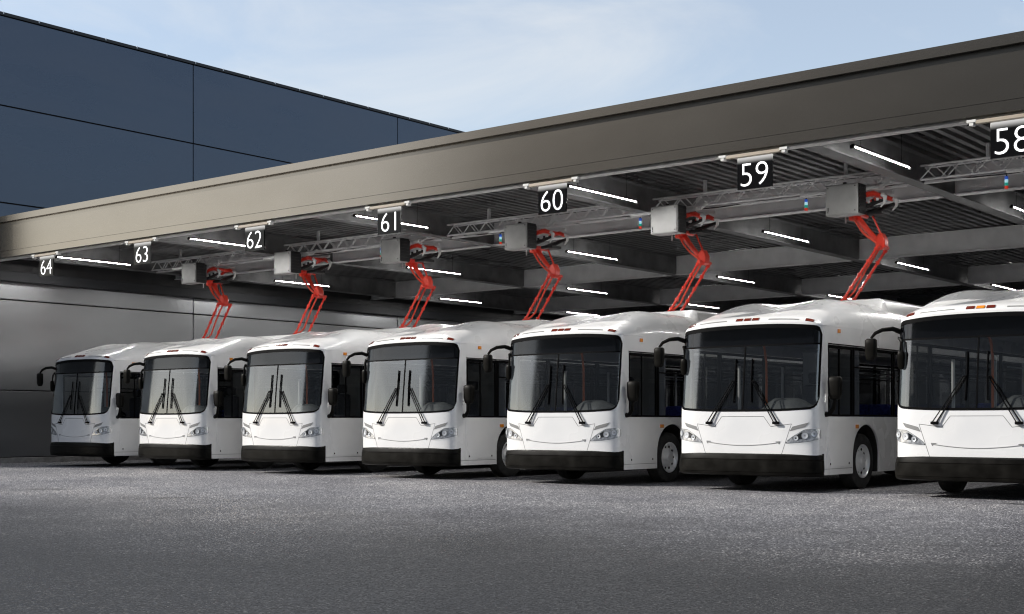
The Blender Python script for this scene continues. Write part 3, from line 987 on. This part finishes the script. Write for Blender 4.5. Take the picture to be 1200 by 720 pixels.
        for wi, (y0, y1, gm) in enumerate(spans):
            z0, z1 = 1.268, 2.456
            fw = 0.045
            f = MB()
            for bx in ((y0, y1, z0, z0 + 0.03), (y0, y1, z1 - 0.05, z1), (y0, y0 + fw, z0 + 0.03, z1 - 0.05), (y1 - fw, y1, z0 + 0.03, z1 - 0.05)):
                f.box(min(s * (HW - 0.03), s * (HW - 0.004)), max(s * (HW - 0.03), s * (HW - 0.004)), *bx)
            if wi > 0:
                f.box(min(s * (HW - 0.028), s * (HW - 0.006)), max(s * (HW - 0.028), s * (HW - 0.006)), y0 + fw, y1 - fw, 2.10, 2.125)
            else:
                f.box(min(s * (HW - 0.028), s * (HW - 0.006)), max(s * (HW - 0.028), s * (HW - 0.006)), 0.80, 0.825, z0 + 0.03, z1 - 0.05)
            wf = f.build('side_window', M['black'], t, smooth=False)
            MB().add([(s * (HW - 0.016), y0 + 0.02, z0 + 0.015), (s * (HW - 0.016), y1 - 0.02, z0 + 0.015), (s * (HW - 0.016), y1 - 0.02, z1 - 0.02), (s * (HW - 0.016), y0 + 0.02, z1 - 0.02)], [(0, 1, 2, 3)]).build('pane', M[gm], wf, smooth=False)
        # drip rail over the windows
        dx = (HW + 0.0005, HW + 0.012) if s > 0 else (-HW - 0.012, -HW - 0.0005)
        MB().box(dx[0], dx[1], 0.36, LEN - 0.1, 2.468, 2.486).build('drip_rail', M['black'], t)
        # wheel housings
        for yw in (YW1, YW2):
            pts = arch(yw, 0.554, 1.128)
            n_ = len(pts)
            x0, x1 = s * 0.80, s * (HW - 0.036)
            vs = [(x1, p[0], p[1]) for p in pts] + [(x0, p[0], p[1]) for p in pts]
            fs = [(i, i + 1, n_ + i + 1, n_ + i) for i in range(n_ - 1)] + [tuple(range(n_, 2 * n_))]
            MB().add(vs, fs).build('wheel_housing', M['dark'], t)
    # rear wall
    MB().box(-HW + 0.04, HW - 0.04, LEN - 0.05, LEN, 0.30, 1.9).box(-HW + 0.04, HW - 0.04, LEN - 0.05, LEN, 2.45, 2.77).box(-HW + 0.04, -1.05, LEN - 0.05, LEN, 1.901, 2.449).box(1.05, HW - 0.04, LEN - 0.05, LEN, 1.901, 2.449).build('rear_wall', M['white'], t)
    # ---- roof
    nx, ny = 60, 96
    xs_ = []
    for i in range(nx + 1):
        a = -1 + 2 * i / nx
        xs_.append(HW * math.sin(a * math.pi / 2) if True else 0)
    ysn = [0, .004, .012, .025, .045, .07, .1, .14, .18, .23, .28, .34, .4, .47, .54, .62, .7, .78, .86, .95, 1.05, 1.15, 1.26, 1.38, 1.5, 1.64, 1.8, 1.96, 2.12, 2.3, 2.5, 2.7, 2.88, 2.98, 3.03, 3.08, 3.13, 3.18, 3.3, 3.6, 4.0, 4.5, 5, 5.6, 6.3, 7, 8, 9, 10, 11, 11.3, 11.4, 11.5, 11.6, 11.75, 11.85, 11.93, 11.99, 12.03, 12.07, 12.1]
    def yfront(x):
        ax = min(abs(x) / HW, 1.0)
        return YC + DD * (1 - (1 - ax ** NE) ** (1 / NE)) + lean(zroof(x))
    def rf(a, b_):
        x = xs_[int(round(a * nx))]
        v = ysn[int(round(b_ * (len(ysn) - 1)))]
        yf = yfront(x)
        y = yf + v * (LEN - yf) / LEN if v > 1.0 else yf + v * (1 + (0 if v < .5 else 0)) * ((LEN - yf) / LEN)
        return (x, y, roof_z(x, y, yf))
    MB().grid(rf, nx, len(ysn) - 1).build('roof', M['white'], t, angle=40)
    # roof lamps and slots on the brow
    def brow(name, x0, x1, v, m_, h=0.05, lift=0.012):
        def fn(o_):
            def q(a, b_):
                x = x0 + (x1 - x0) * a
                yf = yfront(x)
                y = yf + v + b_ * h
                z = roof_z(x, y, yf)
                return (x, y - o_ * 0.7, z + o_ * 0.7)
            return q
        return MB().grid(fn(lift), 4, 2, fn(-0.004)).build(name, m_, t, angle=60)
    for xm in (-0.155, 0.0, 0.155):
        brow('marker_lamp', xm - 0.062, xm + 0.062, 0.012, M['red_lens'])
    for s in (-1, 1):
        brow('marker_lamp', s * 1.06, s * 1.19, 0.012, M['red_lens'])
        brow('air_slot', s * 0.40, s * 0.95, 0.018, M['ventgrey'], 0.018, 0.004)
    # charging rails on the roof
    for yr in (4.15, 4.62):
        MB().box(-0.55, 0.30, yr - 0.04, yr + 0.04, 3.475, 3.535).build('charge_rail', M['whitepart'], t, bevel=0.01)
    for xr in (-0.50, 0.24):
        MB().box(xr - 0.03, xr + 0.03, 4.10, 4.67, 3.36, 3.474).build('rail_mount', M['whitepart'], t, bevel=0.01)
    # ---- headlamps
    for s in (-1, 1):
        ul, ur = 0.80, UU - 0.035
        lo = lambda a: 0.815 + 0.035 * a + 0.055 * a ** 3
        hi = lambda a: 0.83 + 0.20 * min(1, a * 1.9) ** 0.75 + 0.035 * a - 0.05 * max(0, (a - .9) * 10) ** 2 * .6
        def hp(off, shrink=0.0):
            def f(a, b_):
                a2 = shrink + (1 - 2 * shrink) * a
                l, h_ = lo(a2) + shrink * .15, hi(a2) - shrink * .15
                return P(s * (ul + (ur - ul) * a2), l + (h_ - l) * b_, off)
            return f
        hl = MB().grid(hp(0.002), 20, 8, hp(-0.01)).build('headlamp', M['seam'], t)
        MB().grid(hp(0.006, 0.03), 18, 6, hp(0.0025, 0.03)).build('bezel', M['bezel'], hl)
        for (ua, za, r_) in ((0.98, 0.905, 0.048), (1.13, 0.945, 0.062), (1.275, 0.975, 0.058)):
            c = Vector(P(s * ua, za, 0.008))
            nrm = Vector((plan(s * ua)[2][0], plan(s * ua)[2][1], 0)).normalized()
            q = nrm.to_track_quat('Z', 'Y')
            for k, (rr, zz, mm, nm) in enumerate(((r_, 0.004, 'ventgrey', 'lamp_ring'), (r_ * .84, 0.008, 'lampchrome', 'lamp_bowl'))):
                b2 = MB().lathe([(0, rr), (zz, rr * .98), (zz - 0.004, rr * .55), (zz - 0.012, 0.0)], 'z', (0, 0, 0), 16)
                b2.v = [tuple(c + q @ Vector(v)) for v in b2.v]
                b2.build(nm, M[mm], hl)
        def dk(off):
            def f(a, b_):
                a2 = 0.20 + 0.26 * a
                l = lo(a2) + 0.06; h_ = hi(a2) - 0.022
                return P(s * (ul + (ur - ul) * a2), l + (h_ - l) * b_, off)
            return f
        MB().grid(dk(0.0095), 8, 3, dk(0.007)).build('dark_mask', M['black'], hl)
        MB().grid(hp(0.026, 0.0), 18, 6).build('lens', M['lens'], hl)
        # slanted turn lamp above
        def tl(off):
            pa, pb, pc, pd = (0.87, 1.02), (0.915, 1.095), (1.19, 1.165), (1.13, 1.09)
            def f(a, b_):
                xl = pa[0] + (pd[0] - pa[0]) * a; zl_ = pa[1] + (pd[1] - pa[1]) * a
                xh = pb[0] + (pc[0] - pb[0]) * a; zh_ = pb[1] + (pc[1] - pb[1]) * a
                x, z = xl + (xh - xl) * b_, zl_ + (zh_ - zl_) * b_
                return P(s * u_of_x(x), z, off)
            return f
        MB().grid(tl(0.004), 8, 2, tl(-0.006)).build('turn_lamp', M['ventgrey'], t)
    # ---- wipers
    for s in (-1, 1):
        u0 = s * 0.635
        piv = Vector(P(u_of_x(u0 - 0.0), 1.165, 0.04))
        top = Vector(P(u_of_x(s * 0.19 + 0.03 * 0), 1.86, 0.03))
        w = MB()
        e = Vector((0.026, 0, 0.010 * s))
        w.tube([piv + e, top + e * 0.6], 0.011, 6)
        w.tube([piv - e, top - e * 0.6], 0.009, 6)
        wp = w.build('wiper', M['black'], t)
        MB().box(piv.x - 0.055, piv.x + 0.055, piv.y - 0.02, piv.y + 0.05, piv.z - 0.03, piv.z + 0.015).build('wiper_pivot', M['black'], wp, bevel=0.01)
        bx0 = s * 0.155
        MB().tube([Vector(P(u_of_x(bx0 + 0.0), 2.24, 0.014)), Vector(P(u_of_x(bx0 + s * 0.0 ), 1.87, 0.016)), Vector(P(u_of_x(bx0 + s * 0.015), 1.50, 0.014))], 0.014, 6).build('wiper_blade', M['black'], wp)
        MB().tube([top + e, top - e, Vector(P(u_of_x(bx0), 1.87, 0.035))], 0.010, 6).build('wiper_link', M['black'], wp)
    # ---- mirrors
    a0 = Vector(P(-(UU - 0.03), 2.60, 0.0))
    ml = MB().tube([a0, a0 + Vector((-0.10, -0.12, 0.05)), a0 + Vector((-0.22, -0.22, 0.035)), a0 + Vector((-0.32, -0.28, -0.02)), a0 + Vector((-0.375, -0.31, -0.10))], [0.042, 0.038, 0.034, 0.029, 0.02], 10).build('kerb_mirror_arm', M['plastic'], t)
    hc = a0 + Vector((-0.375, -0.31, -0.28))
    def head(mb, c, w_, h_, d_, taper=.85):
        prof = [(-h_ / 2, .55 * taper), (-h_ / 2 + .02, .86 * taper), (-h_ / 4, .95), (h_ / 4, 1.0), (h_ / 2 - .025, .97), (h_ / 2, .7)]
        n_ = 16
        vs = []
        for z, k in prof:
            for i in range(n_):
                th = 2 * math.pi * i / n_
                cx_, sx_ = math.cos(th), math.sin(th)
                vs.append((c[0] + w_ / 2 * k * math.copysign(abs(cx_) ** .55, cx_), c[1] + d_ / 2 * k * math.copysign(abs(sx_) ** .55, sx_), c[2] + z))
        fs = [(i * n_ + k, i * n_ + (k + 1) % n_, (i + 1) * n_ + (k + 1) % n_, (i + 1) * n_ + k) for i in range(len(prof) - 1) for k in range(n_)]
        fs += [tuple(range(n_)), tuple(range((len(prof) - 1) * n_, len(prof) * n_))]
        return mb.add(vs, fs)
    MB_ = head(MB(), hc, 0.185, 0.35, 0.13)
    mh = MB_.build('mirror_head', M['plastic'], ml, angle=50)
    # small inner mirror at the same corner
    b0 = Vector(P(-(UG - 0.03), 2.50, 0.02))
    mi = MB().tube([b0, b0 + Vector((0.08, -0.10, -0.07)), b0 + Vector((0.10, -0.13, -0.22))], [0.026, 0.022, 0.015], 8).build('door_mirror_arm', M['plastic'], t)
    head(MB(), b0 + Vector((0.085, -0.13, -0.36)), 0.11, 0.28, 0.08).build('mirror_head', M['plastic'], mi, angle=50)
    # driver side mirror on its low bracket
    d0 = Vector((HW - 0.01, 0.28, 1.30))
    md_ = MB().tube([d0, d0 + Vector((0.08, -0.02, 0.0)), d0 + Vector((0.17, -0.05, 0.10)), d0 + Vector((0.20, -0.06, 0.26))], [0.05, 0.04, 0.034, 0.026], 10).build('driver_mirror_arm', M['plastic'], t)
    head(MB(), d0 + Vector((0.20, -0.06, 0.43)), 0.23, 0.38, 0.15).build('mirror_head', M['plastic'], md_, angle=50)
    # ---- wheels
    for s in (-1, 1):
        for yw in (YW1, YW2):
            c = (s * 1.115, yw, 0.485)
            prof = [(-0.14, 0.30), (-0.145, 0.42), (-0.12, 0.475), (-0.06, 0.487), (0.06, 0.487), (0.12, 0.475), (0.145, 0.42), (0.14, 0.30)]
            wh_ = MB().lathe([(s * a, r_) for a, r_ in prof], 'x', c, 36, False).build('wheel', M['rubber'], t, angle=40)
            rp = [(0.125, 0.298), (0.142, 0.296), (0.145, 0.275), (0.10, 0.262), (0.075, 0.24), (0.08, 0.185), (0.10, 0.165), (0.115, 0.15), (0.13, 0.10), (0.15, 0.085), (0.155, 0.0)]
            MB().lathe([(s * a, r_) for a, r_ in rp], 'x', c, 32, False).build('rim', M['chrome'], wh_, angle=40)
            for k in range(10):
                a = 2 * math.pi * k / 10
                hc_ = (c[0] + s * 0.0795, c[1] + 0.215 * math.cos(a), c[2] + 0.215 * math.sin(a))
                MB().lathe([(s * -0.004, 0.026), (s * 0.004, 0.026)], 'x', hc_, 8).build('hand_hole', M['black'], wh_)
                a += math.pi / 10
                hc_ = (c[0] + s * 0.12, c[1] + 0.128 * math.cos(a), c[2] + 0.128 * math.sin(a))
                MB().lathe([(s * -0.02, 0.013), (s * 0.018, 0.012)], 'x', hc_, 6).build('wheel_nut', M['chrome'], wh_)
    MB().tube([(-0.95, YW1, 0.42), (0.95, YW1, 0.42)], 0.08, 8).build('axle', M['dark'], t)
    MB().tube([(-0.95, YW2, 0.42), (0.95, YW2, 0.42)], 0.11, 8).build('axle', M['dark'], t)
    # ---- floor and cabin
    MB().box(-0.78, 0.78, 0.16, LEN - 0.06, 0.32, 0.44).box(-1.27, 1.27, 2.46, 8.16, 0.33, 0.45).box(-1.27, 1.27, 0.16, 1.30, 0.33, 0.45).box(-1.27, 1.27, 9.33, LEN - 0.06, 0.33, 0.45).build('chassis', M['dark'], t)
    MB().box(-1.27, 1.27, 0.12, 0.16, 0.46, 1.30).build('firewall', M['dash'], t)
    # dashboard with driver binnacle
    def dz(x):
        return 1.375 + 0.20 * sm(0.12, 0.45, x) * (1 - sm(0.85, 1.15, x) * 0.7)
    def dfn(a, b_):
        x = -1.26 + 2.52 * a
        y = plan(u_of_x(max(-1.27, min(1.27, x))))[1] + 0.06 + 0.55 * b_
        return (x, y, dz(x) * sm(-0.6, 0.45, b_) + (0.015 - 0.10 * b_ ** 3) - (1.375 * (1 - sm(-0.6, 0.45, b_)) * .10))
    dd = MB().grid(dfn, 24, 6).build('dashboard', M['dash'], t, angle=60)
    wheel_c = Vector((0.62, 0.78, 1.42))
    st = []
    for k in range(21):
        a = 2 * math.pi * k / 20
        st.append(wheel_c + Vector((0.22 * math.cos(a), 0.19 * math.sin(a), -0.10 * -math.sin(a) * -1)))
    MB().tube(st, 0.016, 6).build('steering_wheel', M['black'], dd)
    ds = MB()
    head(ds, (0.62, 1.35, 1.42), 0.50, 0.80, 0.16, 1.0)
    ds.box(0.36, 0.88, 0.95, 1.42, 0.88, 1.02).box(0.5, 0.74, 1.05, 1.32, 0.45, 0.88)
    dsp = ds.build('driver_seat', M['seatgrey'], t, angle=50)
    head(MB(), (0.62, 1.36, 1.94), 0.28, 0.20, 0.12, 1.0).build('headrest', M['seatgrey'], dsp)
    MB().box(0.22, 0.77, 1.66, 1.70, 0.46, 2.42).box(0.7701, 1.27, 1.66, 1.70, 1.15, 2.42).build('driver_partition', M['intdark'], t)
    MB().tube([(-0.20, 0.95, 2.58), (-0.16, 0.95, 2.42), (-0.135, 0.95, 2.2), (-0.13, 0.95, 0.46)], 0.022, 8).build('grab_pole', M['orange_pole'], t)
    for (x, y) in ((-0.95, 1.45), (-0.62, 2.5), (-0.45, 3.4), (0.45, 3.4), (-0.45, 5.2), (0.45, 5.2), (-0.45, 7.2), (0.45, 7.2)):
        MB().tube([(x, y, 0.46), (x, y, 2.2)], 0.024 if y > 2 else 0.03, 8).build('stanchion', M['steel'], t)
    for s in (-1, 1):
        MB().tube([(0.45 * s, 2.6, 2.1), (0.45 * s, 11.0, 2.1)], 0.016, 6).build('hand_rail', M['steel'], t)
    st0 = None
    for y in (3.2, 4.0, 4.8, 5.6, 6.4, 7.2, 9.0, 9.8, 10.6, 11.4):
        for x in (-0.98, -0.55, 0.55, 0.98):
            if st0 is None:
                st0 = MB().box(x - 0.2, x + 0.2, y - 0.42, y, 0.86, 0.94).box(x - 0.2, x + 0.2, y - 0.02, y + 0.05, 0.941, 1.50).box(x - 0.05, x + 0.05, y - 0.3, y - 0.1, 0.45, 0.859).build('passenger_seat', M['seatblue'], t, bevel=0.025)
                sx0, sy0 = x, y
            else:
                c = st0.copy(); COL.objects.link(c); c.location = (x - sx0, y - sy0, 0)
    MB().box(-1.2, 1.2, 0.75, 11.9, 2.66, 2.70).build('ceiling_lining', M['interior'], t)
    MB().box(-1.20, 1.20, LEN - 0.12, LEN - 0.06, 0.46, 1.9).build('rear_lining', M['interior'], t)
    # front-mounted wheel-arch boxes inside, left of the door
    MB().box(-1.27, -0.78, 1.20, 2.5, 1.135, 1.2).build('arch_cover', M['interior'], t)
    return t

bus0 = make_bus()
for n in [59, 58, 60, 61, 62, 63, 64]:
    o = bus0 if n == 59 else copy_tree(bus0)
    o.location = (bay_x(n), YB, 0)
    if n == 58:
        o['label'] = 'white electric bus below sign 58, nearest the right edge, cut off by the frame'
        lamps = [c for c in o.children if c.name.startswith('marker_lamp')]
        mid = min(lamps, key=lambda c: abs(sum(v.co.x for v in c.data.vertices)))
        mid.data = mid.data.copy()
        mid.data.materials[0] = M['amber']
        mid['label'] = 'amber middle marker lamp'
    elif n == 64:
        o['label'] = 'white electric bus below sign 64, farthest along the row, beside the warehouse wall'
    else:
        o['label'] = 'white electric bus below sign %d, %s bus from the right' % (n, ORD[n])
